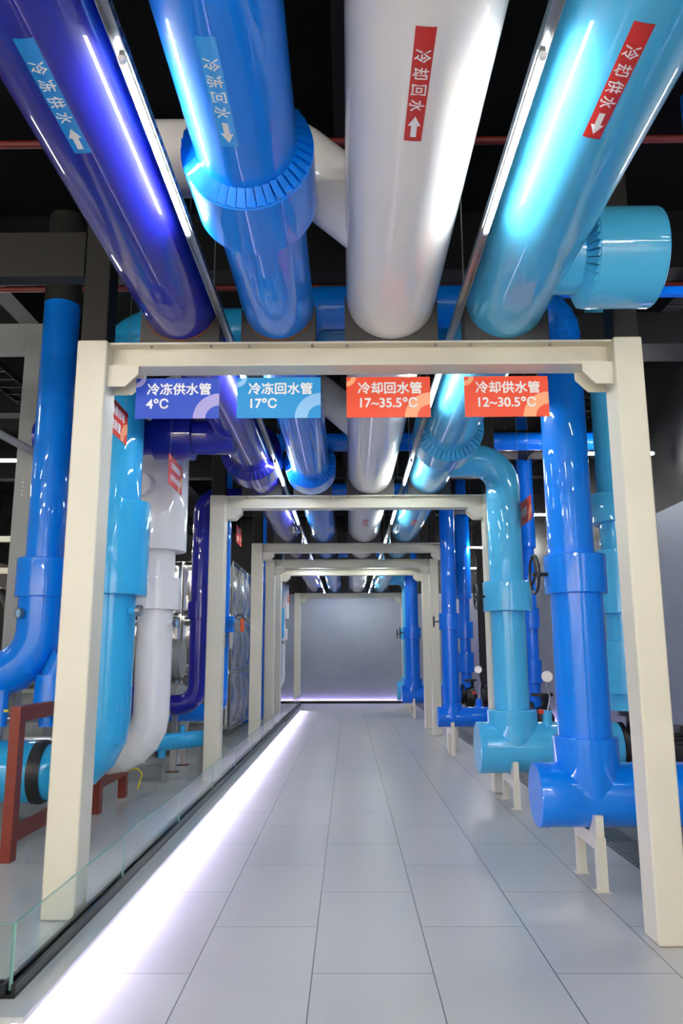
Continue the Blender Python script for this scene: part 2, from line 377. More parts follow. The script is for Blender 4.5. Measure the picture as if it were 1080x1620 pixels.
# ------------------------------------------------------------------ portal frames
FR = [4.4475, 9.10, 13.15, 15.43, 17.0, 23.85]
FRLAB = ['cream steel portal frame nearest the camera, carrying four hanging signs',
         'second cream steel portal frame down the walkway',
         'third cream steel portal frame down the walkway',
         'fourth cream steel portal frame, close in front of the fifth',
         'fifth cream steel portal frame, close behind the fourth',
         'farthest cream steel portal frame, just before the end wall']
PIPES = [(-1.06, .24), (-.435, .225), (.28, .285), (1.01, .255)]
ZT = 3.491
for i, y in enumerate(FR):
    f = thing('portal_frame', FRLAB[i], 'frame', (.07, y + .1, 0), 'cream portal frames over the walkway')
    for xo, xi, z0 in ((-1.6865, -1.4965, .13), (1.8328, 1.6551, 0)):
        MB().box(min(xo, xi), max(xo, xi), y, y + .21, z0, ZT).build('post', M['cream'], f, bevel=.014)
        a, b = (xo, xi) if xo < xi else (xi, xo)
        MB().box(a + .012, b - .012, y + .02, y + .19, ZT, ZC - .45).build('post_extension', M['darkpaint'], f, bevel=.01)
    b0, b1 = -1.50, 1.66
    MB().box(b0, b1, y + .05, y + .22, ZT - .014, ZT).box(b0, b1, y + .05, y + .22, 3.331, 3.345).box(b0, b1, y + .13, y + .14, 3.34, ZT - .01).build('crossbeam', M['cream'], f, bevel=.003)
    nb = MB()
    for bx in (-1.24, -.86, -.62, -.22, .0, .56, .78, 1.28):
        nb.cyl((bx, y + .075, ZT - .028), (bx, y + .075, ZT - .012), .008, 8)
    nb.build('bolts', M['greysteel'], f)
    for sx, xb in ((1, -1.498), (-1, 1.657)):
        for yy in (y + .05, y + .205):
            pl = [(xb, 3.331), (xb + sx * .19, 3.331), (xb + sx * .19, 3.28), (xb + sx * .11, 3.20), (xb, 3.20)]
            MB().prism(pl, yy, yy + .012).build('bracket_plate', M['cream'], f)
    # saddle blocks that carry the four overhead pipes
    for (px, r) in PIPES:
        hw = r * .98 + .015; poly = [(px - hw, ZT), (px + hw, ZT), (px + hw, ZT + .02 + r)]
        zc = ZT + .018 + r
        poly = [(px - hw, ZT), (px + hw, ZT), (px + hw, zc), (px + r + .001, zc)]
        poly += [(px + (r + .001) * math.cos(a), zc + (r + .001) * math.sin(a)) for a in [-PI * t / 24 for t in range(1, 24)]]
        poly += [(px - r - .001, zc), (px - hw, zc)]
        o = MB().prism(poly, y + .06, y + .215).build('pipe_saddle', M['saddle'], f)
        if i == 0 and px < 0:
            rz = MB(); ri = r + .0005
            arc = [-PI * t / 60 for t in range(9, 52)]
            pl = [(px + ri * math.cos(a), zc + ri * math.sin(a)) for a in arc] + [(px + (ri + random.uniform(.004, .016)) * math.cos(a), max(ZT + .001, zc + (ri + random.uniform(.004, .016)) * math.sin(a))) for a in arc[::-1]]
            rz.prism(pl, y + .052, y + .0595).build('rust_fringe', M['rust'], o)
tiebeam = tag(MB().box(-9.95, -1.69, 4.5, 4.62, 3.95, 4.26).build('tie_beam', M['darkpaint'], bevel=.004), 'dark horizontal steel beam left of the nearest portal frame', 'beam')

# ------------------------------------------------------------------ the four overhead pipes
Y0, Y1 = YB + .02, YF - .07
def pleat_collar(par, m, base, axis, L, r_in, r_out, front=True, back=False):
    c = collar_mesh(base, axis, L, r_in, r_out).build('collar', m, par)
    a = Vector(axis)
    if front: pleats_mesh(base, axis, r_in, r_out).build('pleated_face', m, c, angle=5)
    if back: pleats_mesh(Vector(base) + a * L, -a, r_in, r_out).build('pleated_face', m, c, angle=5)
    return c
def seams(par, m, x, z, r, ys):
    s = MB()
    for y in ys: s.lathe((x, y, z), (0, 1, 0), [(0, r), (0, r + .0025), (.035, r + .0025), (.035, r)], closed=True)
    s.build('jacket_seams', m, par)

labs = ['dark navy overhead pipe, leftmost of the four big ceiling pipes',
        'mid blue overhead pipe with a pleated collar, second big ceiling pipe from left',
        'white overhead pipe, third big ceiling pipe from left',
        'sky blue overhead pipe, rightmost of the four big ceiling pipes']
names = ['navy', 'blue', 'white', 'sky']
OV = []
for k, ((px, r), nm) in enumerate(zip(PIPES, names)):
    zc = ZT + .018 + r
    t = thing('overhead_pipe', labs[k], 'pipe', (px, 4, zc), 'big overhead pipes above the walkway')
    MB().cyl((px, Y0, zc), (px, Y1, zc), r, 72).build('pipe_body', M[nm], t)
    OV.append((t, px, r, zc, M[nm]))
# collars on the runs
t, px, r, zc, m = OV[1]
pleat_collar(t, m, (px, 2.98, zc), (0, 1, 0), .38, r, .295)
pleat_collar(t, m, (px, 8.50, zc), (0, 1, 0), .36, r, .30)
t, px, r, zc, m = OV[0]
pleat_collar(t, m, (px, 8.05, zc), (0, 1, 0), .40, r, .33)
t, px, r, zc, m = OV[3]
pleat_collar(t, m, (px, 7.25, zc), (0, 1, 0), .40, r, .345)
# branch of the sky pipe to the right, with its big collar
bm_ = MB().cyl((px, 4.0, zc), (1.55, 4.0, zc), .20).build('branch', m, t)
c = pleat_collar(t, m, (1.36, 4.0, zc), (1, 0, 0), .37, .20, .28)
MB().lathe((1.725, 4.0, zc), (1, 0, 0), [(0, .27), (.01, .275), (.018, .26)]).build('end_cap', m, t)
eb = bend([(px, 8.48, zc - .02), (1.77, 8.48, zc - .02), (1.77, 8.48, 3.0)], .32, 6)
MB().sweep(eb, .187, 64).gores(eb, .187, 64).build('branch', m, t)
MB().sweep(bend([(px, 22.0, zc - .02), (1.74, 22.0, zc - .02), (1.74, 22.0, 3.0)], .32, 7), .187).build('branch', m, t)
# white branches rising to the left
t, px, r, zc, m = OV[2]
MB().sweep(bend([(px, 3.75, zc - .05), (-.30, 3.75, 4.24), (-1.22, 3.75, 4.24)], .16, 6), .2).build('branch', m, t)
MB().sweep(bend([(px, 7.5, zc - .05), (-.30, 7.5, 4.26), (-1.895, 7.5, 4.26), (-1.895, 7.5, 3.5)], .2, 6), .17).build('branch', m, t)
# navy branch to the left
t, px, r, zc, m = OV[0]
MB().cyl((px, 6.85, 3.56), (-2.9, 6.85, 3.56), .163).build('branch', m, t)
MB().lathe((-1.80, 6.85, 3.56), (1, 0, 0), [(0, .16), (0, .21), (.36, .216), (.36, .16)], closed=True).build('branch_collar', m, t)

# flow stickers under the pipes
def sticker(ov, txt, mt, xs, y0, y1, arrow_back, width=.068):
    t, px, r, zc, _ = ov
    ph0 = math.asin((xs - px) / r)
    def mp(y, s, d=.0015): a = ph0 + s / r; return (px + (r + d) * math.sin(a), y, zc - (r + d) * math.cos(a))
    m = MB(); n = 8
    g0 = [[mp(y, -width / 2 + width * i / n) for i in range(n + 1)] for y in (y0, y1)]
    g1 = [[mp(y, -width / 2 + width * i / n, 0) for i in range(n + 1)] for y in (y0, y1)]
    vs = g0[0] + g0[1] + g1[0] + g1[1]; N = n + 1; fs = []
    for i in range(n): fs += [(i, i + 1, i + 1 + N, i + N), (i + 2 * N, i + 3 * N, i + 1 + 3 * N, i + 1 + 2 * N)]
    s = m.add(vs, fs).build('flow_sticker', mt, t)
    L = y1 - y0; h = .06
    lm = MB()
    for i, ch in enumerate(txt):
        tv, tf = text_mesh(ch, h, .0006, .0003)
        if not tv: continue
        cx = (min(v.x for v in tv) + max(v.x for v in tv)) / 2; cyy = (min(v.y for v in tv) + max(v.y for v in tv)) / 2
        yc = y0 + L * (.22 + .142 * i)
        lm.add([mp(yc + (v.x - cx), (v.y - cyy), .0022 + v.z) for v in tv], tf)
    lm.build('lettering', M['lettering'], s, fix=False)
    ya, yb = y0 + L * .75, y0 + L * .955
    if arrow_back: ya, yb = yb, ya           # arrow head points from ya to yb
    sg = 1 if yb > ya else -1; A = abs(yb - ya)
    pts = [(ya, -.011), (ya, .011), (ya + sg * A * .55, .011), (ya + sg * A * .55, .024), (yb, 0), (ya + sg * A * .55, -.024), (ya + sg * A * .55, -.011)]
    am = MB(); top = [mp(a, b, .0024) for a, b in pts]; bot = [mp(a, b, .001) for a, b in pts]; k = len(pts)
    am.add(top + bot, [tuple(range(k)), tuple(range(k, 2 * k))[::-1]] + [(i, (i + 1) % k, (i + 1) % k + k, i + k) for i in range(k)])
    am.build('arrow', M['lettering'], s)
sticker(OV[0], '冷冻供水', M['stickblue'], -1.045, 2.12, 2.69, True)
sticker(OV[1], '冷冻回水', M['stickblue2'], -.455, 2.12, 2.66, False)
sticker(OV[2], '冷却回水', M['stickred'], .258, 2.09, 2.635, True)
sticker(OV[3], '冷却供水', M['stickred'], .952, 2.09, 2.635, False)
sticker(OV[2], '冷却回水', M['stickred'], .26, 11.0, 11.55, True)
sticker(OV[3], '冷却供水', M['stickred'], .99, 11.0, 11.55, False)

# ------------------------------------------------------------------ rails and LED tubes over the walkway
for side, x, lb in ((-1, -.775, 'slotted steel light rail between the navy and blue ceiling pipes'), (1, .68, 'slotted steel light rail between the white and sky blue ceiling pipes')):
    rl = thing('light_rail', lb, 'rail', (x, 4, 3.6))
    MB().box(x - .02, x + .02, YB, YF, 3.622, 3.625).box(x - .021, x - .018, YB, YF, 3.585, 3.625).box(x + .018, x + .021, YB, YF, 3.585, 3.625).build('channel', M['steel'], rl)
    sl = MB()
    for k in range(60): sl.box(x + .0205, x + .0215, .5 + k * .07, .54 + k * .07, 3.598, 3.611)
    stuff(sl.build('slots', M['black'], rl))
    hg = MB()
    for k in range(14): hg.cyl((x, -2 + 2.0 * k + .1, 3.62), (x, -2 + 2.0 * k + .1, ZC - .4), .004, 6)
    hg.build('hanger_rods', M['greysteel'], rl)

def led_tube(x, y, z, L, axis, label, group, m, r=.012):
    d = Vector((1, 0, 0)) if axis == 'x' else Vector((0, 1, 0)); c = Vector((x, y, z))
    t = thing('led_tube', label, 'light', c, group)
    MB().cyl(c - d * (L / 2 - .02), c + d * (L / 2 - .02), r, 14).build('diffuser', m, t)
    for s in (-1, 1): MB().cyl(c + d * s * (L / 2 - .02), c + d * s * (L / 2), r * 1.06, 14).build('end_cap', M['lettering'], t)
    MB().box(*( (x - L / 2, x + L / 2, y - .008, y + .008) if axis == 'x' else (x - .008, x + .008, y - L / 2, y + L / 2)), z + r * .8, z + r + .02).build('batten', M['greysteel'], t)
    if (axis == 'x' and z > 3.45) or y < 0:
        for s in (-1, 1): q = c + d * s * L * .4; MB().cyl((q.x, q.y, z + r + .01), (q.x, q.y, ZC if axis == 'x' else 3.6), .0025, 6).build('suspension_wire', M['greysteel'], t)
    return t
ords = ['nearest the camera', 'second from the camera', 'third from the camera', 'fourth from the camera', 'fifth from the camera', 'sixth from the camera', 'seventh from the camera', 'eighth from the camera', 'farthest']
for side, x, nm in ((-1, -.775, 'between the navy and blue pipes'), (1, .68, 'between the white and sky blue pipes')):
    for k in range(9):
        yy = 2.84 + 2.75 * k + (.0 if k < 1 else .05)
        led_tube(x, yy, 3.572, 1.13, 'y', 'bright LED tube %s, %s' % (nm, ords[k]), 'LED tubes over the walkway', M['led'])
    for k in range(2):
        led_tube(x, 2.84 - 2.75 * (k + 1), 3.572, 1.13, 'y', 'LED tube above and behind the camera %s, %s' % (nm, ('nearer', 'farther')[k]), 'LED tubes behind the camera', M['led'])

# ceiling tubes hung crosswise in the side bays
for k, yy in enumerate((5.6, 10.4, 15.1, 19.8, 24.6)):
    led_tube(3.73, yy, 4.33, 1.2, 'x', 'crosswise LED tube in the right bay, ' + ords[k], 'crosswise tubes in the right bay', M['ledroom'], .016)
for k, yy in enumerate((6.2, 10.6, 15.1, 19.8)):
    for xx in (-5.2, -8.0):
        led_tube(xx, yy, 4.33, 1.2, 'x', 'crosswise LED tube in the left bay %s, %s' % ('beside the aisle' if xx > -6 else 'by the left wall', ords[k]), 'crosswise tubes in the left bay', M['ledroom'], .016)
for yy in (-2.6, -.7, 1.4):  # added tube rows out of view, front fill for frames and pipes
    for xx in (-6.5, -3.6, 0.0, 3.2):
        if xx == 0.0 and yy > -1: continue
        led_tube(xx, yy, 4.5 if xx else 3.3, 1.2, 'x', 'added unseen crosswise LED tube behind the camera, %s, %s' % ({-6.5: 'by the left wall', -3.6: 'left bay', 0.0: 'over the walkway', 3.2: 'right bay'}[xx], {-2.6: 'last row', -.7: 'second row', 1.4: 'row beside the camera'}[yy]), 'added fill tubes behind the camera', M['ledroom'] if yy < -2 else M['leddim'], .02)

for wx in (-8.5, -6.6, -4.7, -2.8, -.9, 1.0, 2.6, 4.0):  # housings for the added fill lamps, out of view
    t = thing('added_wall_washer', 'added unseen wall washer lamp behind the camera, ' + {-8.5: 'by the left wall', -6.6: 'second from the left wall', -4.7: 'third from the left wall', -2.8: 'fourth from the left wall', -.9: 'just left of the aisle', 1.0: 'just right of the aisle', 2.6: 'second from the right wall', 4.0: 'by the right wall'}[wx], 'light', (wx, -2.7, 3.4), 'added wall washers behind the camera')
    MB().box(wx - .62, wx + .62, -2.74, -2.6, 3.32, 3.44).build('housing', M['greysteel'], t, bevel=.01)
    for q in (-.4, .4): MB().box(wx + q - .02, wx + q + .02, -3.99, -2.74, 3.36, 3.40).build('wall_arm', M['greysteel'], t)
led_tube(.1, 24.11, 3.40, 1.2, 'x', 'crosswise LED tube hidden behind the farthest frame, lighting the end wall', None, M['led'], .016)
# ------------------------------------------------------------------ hanging signs
def arc_ring(cx, cz, r0, r1, a0, a1, n=14):
    return [(cx + r1 * math.cos(a0 + (a1 - a0) * i / n), cz + r1 * math.sin(a0 + (a1 - a0) * i / n)) for i in range(n + 1)] + \
           [(cx + r0 * math.cos(a1 + (a0 - a1) * i / n), cz + r0 * math.sin(a1 + (a0 - a1) * i / n)) for i in range(n + 1)]
def sign(label, x0, z0, W, H, lines, board, ring, place, wires=None, s1=.082, s2=.078, bold=.0021):
    """place maps (u, v, d) in metres on the board (d towards the reader) to the world"""
    root = thing('hanging_sign', label, 'sign', place(W / 2, H, 0), 'coloured boards hung along the walkway')
    def put(m, fs_src):
        m.v = [Vector(place(v.x, v.z, -v.y)) for v in m.v]; return m
    b = put(MB().box(0, W, -.004, .0, 0, H), 0).build('board', board, root)
    q = MB()
    q.prism(arc_ring(W, 0, .085, .165, PI / 2, PI), -.0046, -.0041)
    put(q, 0).build('ring_ornament', ring, b)
    q = MB().prism(arc_ring(0, H, .03, .062, -PI / 2, 0), -.0046, -.0041)
    put(q, 0).build('ring_ornament', ring, b)
    t = MB(); v0 = H * .57
    for i, (ln, s, yy) in enumerate(lines):
        tv, tf = text_mesh(ln, s, 0, .0004)
        for k in range(9):
            a = 2 * PI * k / 8; bb = bold if k < 8 else 0
            t.add([(v.x + bb * math.cos(a) + .07 * W / .53, -.0055 - v.z - k * .00002, v.y + bb * math.sin(a) + yy) for v in tv], tf)
    t.v = [Vector(place(v.x, v.z, -v.y)) for v in t.v]
    t.build('lettering', M['lettering'], b, fix=False)
    if wires:
        wm = MB()
        for u in wires:
            p = place(u, H, .0); wm.cyl(p, (p[0], p[1], wires_top), .0015, 5)
        wm.build('wires', M['greysteel'], root)
    return root
wires_top = 3.34
for (x0, txt, tmp, bd, rg, lb) in ((-1.355, '冷冻供水管', '4℃', 'sgn_navy', 'ring_lilac', 'cobalt blue hanging sign reading 4℃, leftmost on the nearest frame'),
        (-.705, '冷冻回水管', '17℃', 'sgn_cyan', 'ring_blue', 'azure hanging sign reading 17℃ on the nearest frame'),
        (-.005, '冷却回水管', '17~35.5℃', 'sgn_orange', 'ring_peach', 'orange hanging sign reading 17~35.5℃ on the nearest frame'),
        (.748, '冷却供水管', '12~30.5℃', 'sgn_orange', 'ring_peach', 'orange hanging sign reading 12~30.5℃, rightmost on the nearest frame')):
    pl = (lambda x0: (lambda u, v, d: (x0 + u, 4.632 - d, 3.03 + v)))(x0)
    sign(lb, x0, 3.03, .535, .27, ((txt, .083, .165), (tmp, .086, .068)), M[bd], M[rg], pl, wires=(.06, .47))
# signs beside the walkway, boards parallel to the aisle
wires_top = ZC
def side_sign(label, x, ya, z0, W, H, lines, faces_right):
    if faces_right: pl = lambda u, v, d: (x + d, ya + u, z0 + v)           # read from the aisle on the right, near end first
    else: pl = lambda u, v, d: (x - d, ya + W - u, z0 + v)
    return sign(label, 0, 0, W, H, lines, M['sgn_red'], M['ring_peach'], pl, wires=(.05, W - .05))
side_sign('red two-line sign hung before the light blue riser behind the nearest left post', -1.72, 5.12, 3.15, .56, .26, (('冷凝器自动', .08, .158), ('清洗装置', .08, .045)), True)
side_sign('red two-line sign hung before the white riser', -1.6, 6.57, 3.06, .55, .27, (('大温差磁悬浮', .066, .165), ('水冷冷水机组', .066, .055)), True)
side_sign('small red sign hung left beyond the second frame', -1.65, 11.06, 3.2, .54, .26, (('定压补水', .08, .155), ('装置', .08, .045)), True)
side_sign('red sign hung beside the sky blue riser on the right', 2.0, 8.12, 3.0, .6, .27, (('冷却泵', .11, .09),), False)
side_sign('small red sign hung far left near the last frame', -1.62, 20.3, 2.95, .5, .26, (('冷凝器', .08, .158),), True)

# ------------------------------------------------------------------ right-hand risers
def handwheel(par, c, axis, R, m, stem=.12):
    hw = MB().torus(c, axis, R, R * .075).build('handwheel', m, par)
    c = Vector(c); ax = Vector(axis)
    u = ax.cross(Vector((0, 0, 1))).normalized() if abs(ax.z) < .9 else Vector((1, 0, 0)); v = ax.cross(u)
    q = MB()
    for k in range(3):
        a = 2 * PI * k / 3 + .5; q.cyl(c + ax * R * .12, c + (u * math.cos(a) + v * math.sin(a)) * R, R * .07, 8)
    q.cyl(c + ax * (-R * .1), c + ax * stem, R * .11, 12).build('spokes', m, hw)
    return hw
def gauge(par, p, d, R, neck, m_neck, L=.07):
    p = Vector(p); d = Vector(d)
    if neck: MB().cyl(p, p + d * L, R * .62, 20).build('gauge_neck', m_neck, par)
    g_ = MB().lathe(p + d * L, d, [(0, R * .9), (0, R), (.035, R), (.035, R * .86), (.028, R * .85)]).build('gauge', M['steel'], par)
    MB().lathe(p + d * (L + .0285), d, [(0, R * .84), (.001, R * .84)]).build('dial', M['dial'], g_)
def riser(label, X, Y, r_low, r_up, hr, cr, sr, color, capX, ztop, xend, topend=None, collar=(2.0, 2.28), sleeve_top=.97, wheel=.14, group='risers on the right of the walkway'):
    t = thing('riser_pipe', label, 'pipe', (X, Y, .575), group)
    m = M[color]; zc = .575
    MB().cyl((X, Y, zc), (X, Y, collar[0] + .05), r_low, 64).build('lower_pipe', m, t)
    pts = topend if topend else [(X, Y, collar[1] - .05), (X, Y, ztop)]
    MB().sweep(pts, r_up, 64).gores(pts, r_up, 64).build('upper_pipe', m, t)
    collar_mesh((X, Y, collar[0]), (0, 0, 1), collar[1] - collar[0], min(r_low, r_up), cr, seg=64).build('collar', m, t)
    # tee sleeve, its lower edge pointed where it meets the header
    hd = MB().cyl((capX + .06, Y, zc), (xend, Y, zc), hr, 64).build('header_pipe', m, t)
    MB().lathe((X, Y, zc - .02), (0, 0, 1), [(0, sr * .96), (.1, sr), (sleeve_top - zc + .014, sr), (sleeve_top - zc + .02, sr - .006), (sleeve_top - zc + .02, r_low * .98)], 64).build('tee_sleeve', m, t)
    MB().lathe((capX, Y, zc), (1, 0, 0), [(0, hr * .955), (.004, hr + .002), (.075, hr + .004), (.075, hr - .004)], 64).build('end_cap', m, t)
    MB().lathe((X + sr + .10, Y, zc), (1, 0, 0), [(0, hr), (0, hr + .003), (.03, hr + .003), (.03, hr)], 64, closed=True).build('jacket_seam', m, t)
    if wheel: handwheel(t, (X - cr - .09, Y - .05, (collar[0] + collar[1]) / 2), (1, 0, 0), wheel, M['blackmetal'])
    return t
def stand(X, Y, hr, label):
    zb = .575 - hr; dy = hr + .012
    t = thing('pipe_stand', label, 'stand', (X, Y, 0), 'cream stands under the header pipes')
    for s in (-1, 1):
        y0 = Y + s * dy
        MB().box(X - .032, X + .032, y0 - .03, y0 + .03, 0, zb - .02).build('leg', M['cream'], t, bevel=.002)
        MB().box(X - .055, X + .045, y0 - .04, y0 + .04, 0, .006).build('foot_plate', M['cream'], t)
        # cheek plate leaning on the pipe
        zt = .575 - hr * .45; yt = Y + s * math.sqrt(max(hr ** 2 - (hr * .45) ** 2, 0)) + s * .004
        z0 = zb - .02
        yi0 = Y + s * math.sqrt(max(hr * hr - (.575 - zb - .012) ** 2, 0)) + s * .004
        pl = [(y0 - s * .0 + s * .022, z0), (yi0, z0), (yt, zt), (y0 + s * .022, zt)]
        MB().prism(pl, X - .026, X + .026, 'x').build('cheek', M['cream'], t)
    MB().box(X - .03, X + .03, Y - dy + .03, Y + dy - .03, zb - .1, zb - .006).build('crossbar', M['cream'], t)
    return t
HT = 4.28
t = riser('large blue riser nearest the camera, with tee and header behind the near right post', 1.69, 5.66, .187, .168, .216, .225, .225, 'blue', 1.315, 4.2, 2.86,
      topend=bend([(1.67, 5.66, 2.2), (1.67, 5.66, HT), (-.435, 5.66, HT), (-.435, 5.66, 3.85)], .26, 6), collar=(1.985, 2.272), sleeve_top=.972)
stand(1.68, 5.66, .216, 'cream stand under the nearest blue header')
t = riser('large sky blue riser with elbow, behind the nearest blue riser', 1.765, 8.48, .187, .187, .262, .265, .265, 'sky', 1.375, 3.4, 2.87, collar=(2.018, 2.345), sleeve_top=.965)
stand(1.72, 8.48, .262, 'cream stand under the sky blue header')
stand(1.52, 8.62, .262, 'second cream stand under the cap of the sky blue header') if False else None
t = riser('slim blue riser between the second and third frames', 1.655, 12.6, .135, .123, .155, .167, .165, 'deepblue', 1.42, 4.2, 2.86,
      topend=bend([(1.66, 12.6, 2.1), (1.66, 12.6, 4.3), (-.435, 12.6, 4.3), (-.435, 12.6, 3.8)], .2, 6), collar=(1.955, 2.225), sleeve_top=.79, wheel=.09)
stand(1.64, 12.6, .155, 'cream stand under the slim blue header')
t = riser('distant blue riser beyond the fifth frame', 1.655, 20.0, .187, .17, .225, .225, .225, 'deepblue', 1.36, 4.2, 2.86,
      topend=bend([(1.655, 20, 2.2), (1.655, 20, HT), (-.435, 20, HT), (-.435, 20, 3.8)], .26, 6), collar=(1.985, 2.272), sleeve_top=.97)
stand(1.65, 20.0, .225, 'cream stand under the distant blue header')
t = riser('distant sky blue riser, farthest on the right', 1.74, 22.0, .187, .187, .26, .26, .26, 'sky', 1.36, 3.4, 2.9, collar=(2.0, 2.33), sleeve_top=.96)
stand(1.70, 22.0, .26, 'cream stand under the farthest sky blue header')

# second row of risers with pumps
def pump_riser(label, X, Y, r, cr, color, ztop, cols, zb=.96):
    t = thing('pump_riser', label, 'pipe', (X, Y, zb), 'risers above the pumps')
    m = M[color]
    MB().cyl((X, Y, zb + .1), (X, Y, ztop), r).build('pipe_body', m, t)
    for z0, z1, rr in cols: collar_mesh((X, Y, z0), (0, 0, 1), z1 - z0, r, rr).build('collar', m, t)
    MB().cyl((X, Y, zb), (X, Y, zb + .2), r * 1.15).build('flange_sleeve', m, t)
    return t
pump_riser('sky blue riser with several collars behind the near right post', 3.05, 8.48, .205, .29, 'sky', 6.18, ((1.134, 1.69, .29), (1.99, 2.69, .29), (3.0, 3.33, .30)))
pump_riser('slim deep blue riser behind the sky blue riser', 3.0, 12.6, .10, .135, 'deepblue', 6.18, ((.55, .9, .13), (1.10, 1.48, .135), (1.97, 2.31, .135), (3.3, 5.3, .135)), .5)
pump_riser('distant deep blue riser beyond the slim one', 3.03, 20.0, .14, .21, 'deepblue', 6.18, ((1.12, 1.62, .21), (1.98, 2.4, .21), (3.0, 5.2, .2)), .5)
pump_riser('blue riser beside the far right wall', 3.0, 5.66, .17, .24, 'blue', 6.18, ((1.1, 1.65, .24), (2.0, 2.6, .24)), .9)
def pump(X, Y, label, r=.24):
    t = thing('pump', label, 'pump', (X, Y, 0), 'pumps along the right wall')
    MB().box(X - .35, X + 1.05, Y - .28, Y + .28, 0, .12).build('plinth', M['greysteel'], t, bevel=.01)
    MB().lathe((X - .13, Y, .5), (1, 0, 0), [(0, .12), (.02, .27), (.2, .29), (.24, .2), (.3, .12)]).build('volute', M['blackmetal'], t)
    MB().lathe((X, Y, .5), (0, 0, 1), [(.1, .15), (.3, .11), (.40, .12), (.40, .19), (.45, .19)]).build('discharge_flange', M['blackmetal'], t)
    MB().lathe((X - .22, Y, .575), (1, 0, 0), [(0, .26), (.05, .26), (.05, .17), (.1, .17)]).build('suction_valve', M['black'], t)
    mo = MB().lathe((X + .3, Y, .5), (1, 0, 0), [(0, .1), (.02, .2), (.5, .2), (.52, .16), (.62, .15)]).build('motor', M['blackmetal'], t)
    f_ = MB()
    for k in range(20):
        a = 2 * PI * k / 20; f_.cyl((X + .34, Y + .21 * math.cos(a), .5 + .21 * math.sin(a)), (X + .78, Y + .21 * math.cos(a), .5 + .21 * math.sin(a)), .009, 6)
    f_.build('cooling_fins', M['blackmetal'], mo)
    MB().box(X + .42, X + .6, Y - .09, Y + .09, .7, .8).build('terminal_box', M['blackmetal'], mo, bevel=.01)
    MB().box(X + .32, X + .76, Y - .16, Y + .16, .12, .31).build('motor_feet', M['blackmetal'], mo)
    return t
for yy, lb in ((5.66, 'black pump at the right edge behind the near post'), (8.48, 'black pump under the sky blue riser'), (12.6, 'black pump under the slim deep blue riser'), (20.0, 'black pump farthest along the right wall')):
    pump(3.1, yy, lb)
# gauge on a stem with red handle, on the sky blue header
for (gx, gy, lb) in ((2.12, 8.2, 'silver pressure gauge on a stem above the sky blue header'), (2.1, 12.45, 'silver pressure gauge on a stem above the slim blue header')):
    hr = .25 if gy < 10 else .14
    t = thing('pressure_gauge', lb, 'gauge', (gx, gy + .2, .575 + hr), 'pressure gauges on stems')
    MB().cyl((gx, gy + .2, .6), (gx, gy + .2, .575 + hr + .14), .05, 20).build('socket', M['sky' if gy < 10 else 'deepblue'], t)
    MB().sweep(bend([(gx, gy + .2, .575 + hr + .1), (gx + .04, gy + .2, 1.1), (gx + .0, gy + .18, 1.24)], .03, 3), .009, 10).build('stem', M['steel'], t)
    MB().lathe((gx, gy + .12, 1.32), (-.25, -1, .0), [(0, .05), (0, .058), (.04, .058), (.04, .05)]).build('dial_case', M['steel'], t)
    MB().box(gx - .10, gx - .04, gy + .17, gy + .22, .93, .97).build('valve_handle', M['redpart'], t)
# dark steel columns behind the right-hand risers
for (x, yy) in ((4.1, 14.4), (4.1, 18.7), (4.1, 23.6)):
    c = thing('steel_column', 'dark steel column by the right wall, ' + {14.4: 'nearest', 18.7: 'middle', 23.6: 'farthest'}[yy], 'column', (x, yy, 0), 'dark columns by the right wall')
    MB().box(x - .1, x + .1, yy - .1, yy - .085, 0, 5.6).box(x - .1, x + .1, yy + .085, yy + .1, 0, 5.6).box(x - .006, x + .006, yy - .085, yy + .085, 0, 5.6).build('column_shaft', M['darkpaint'], c)
    MB().box(x - .16, x + .16, yy - .16, yy + .16, 0, .02).build('base_plate', M['darkpaint'], c)

# ------------------------------------------------------------------ left-hand plant
def side_riser(label, X, Y, r, cr, color, cols, ztop, zel, xleft, R=.4, top=None, n=5, group='risers left of the walkway', drum=None):
    t = thing('riser_pipe', label, 'pipe', (X, Y, .13), group)
    m = M[color]
    lo = bend([(X, Y, 2.1), (X, Y, zel), (xleft, Y, zel)], R, n)
    MB().sweep(lo, r, 64).gores(lo, r, 64).build('lower_pipe', m, t)
    tp = top if top else [(X, Y, 2.05), (X, Y, ztop)]
    MB().sweep(tp, r, 64).gores(tp, r, 64).build('upper_pipe', m, t)
    for z0, z1, rr in cols: collar_mesh((X, Y, z0), (0, 0, 1), z1 - z0, r, rr, seg=64).build('collar', m, t)
    return t
# light blue riser
t = side_riser('light blue riser just behind the nearest left post', -1.945, 6.2, .21, .3, 'cyan', ((2.03, 2.80, .295),), 4, .66, -2.352, .4,
    top=bend([(-1.945, 6.2, 2.1), (-1.945, 6.2, 4.31), (1.01, 6.2, 4.31), (1.01, 6.2, 3.9)], .32, 10))
gauge(t, (-1.75, 6.1, 1.90), (.92, -.2, .03), .045, True, M['cyan'], .07)
# white riser
t = side_riser('thick white riser with drum, between light blue and navy risers', -1.895, 7.5, .172, .23, 'white', ((1.99, 2.30, .235),), 3.6, .62, -3.2, .38)
t_w = t
MB().lathe((-1.875, 7.5, 2.57), (0, 0, 1), [(0, .165), (0, .252), (.006, .256), (.934, .256), (.94, .25), (.94, .165)], 64).build('drum', M['white'], t)
MB().lathe((-1.99, 7.32, 3.20), (-.12, -1, 0), [(-.02, .105), (.16, .105), (.165, .10), (.165, .001)], 48).build('capped_stub', M['white'], t)
vb = MB().cyl((-1.96, 7.27, 2.72), (-1.96, 7.19, 2.72), .016, 12).box(-1.985, -1.945, 7.17, 7.21, 2.70, 2.76).build('vent_valve', M['greysteel'], t)
gauge(t, (-1.74, 7.42, 1.86), (.92, -.25, .0), .045, True, M['white'], .06)
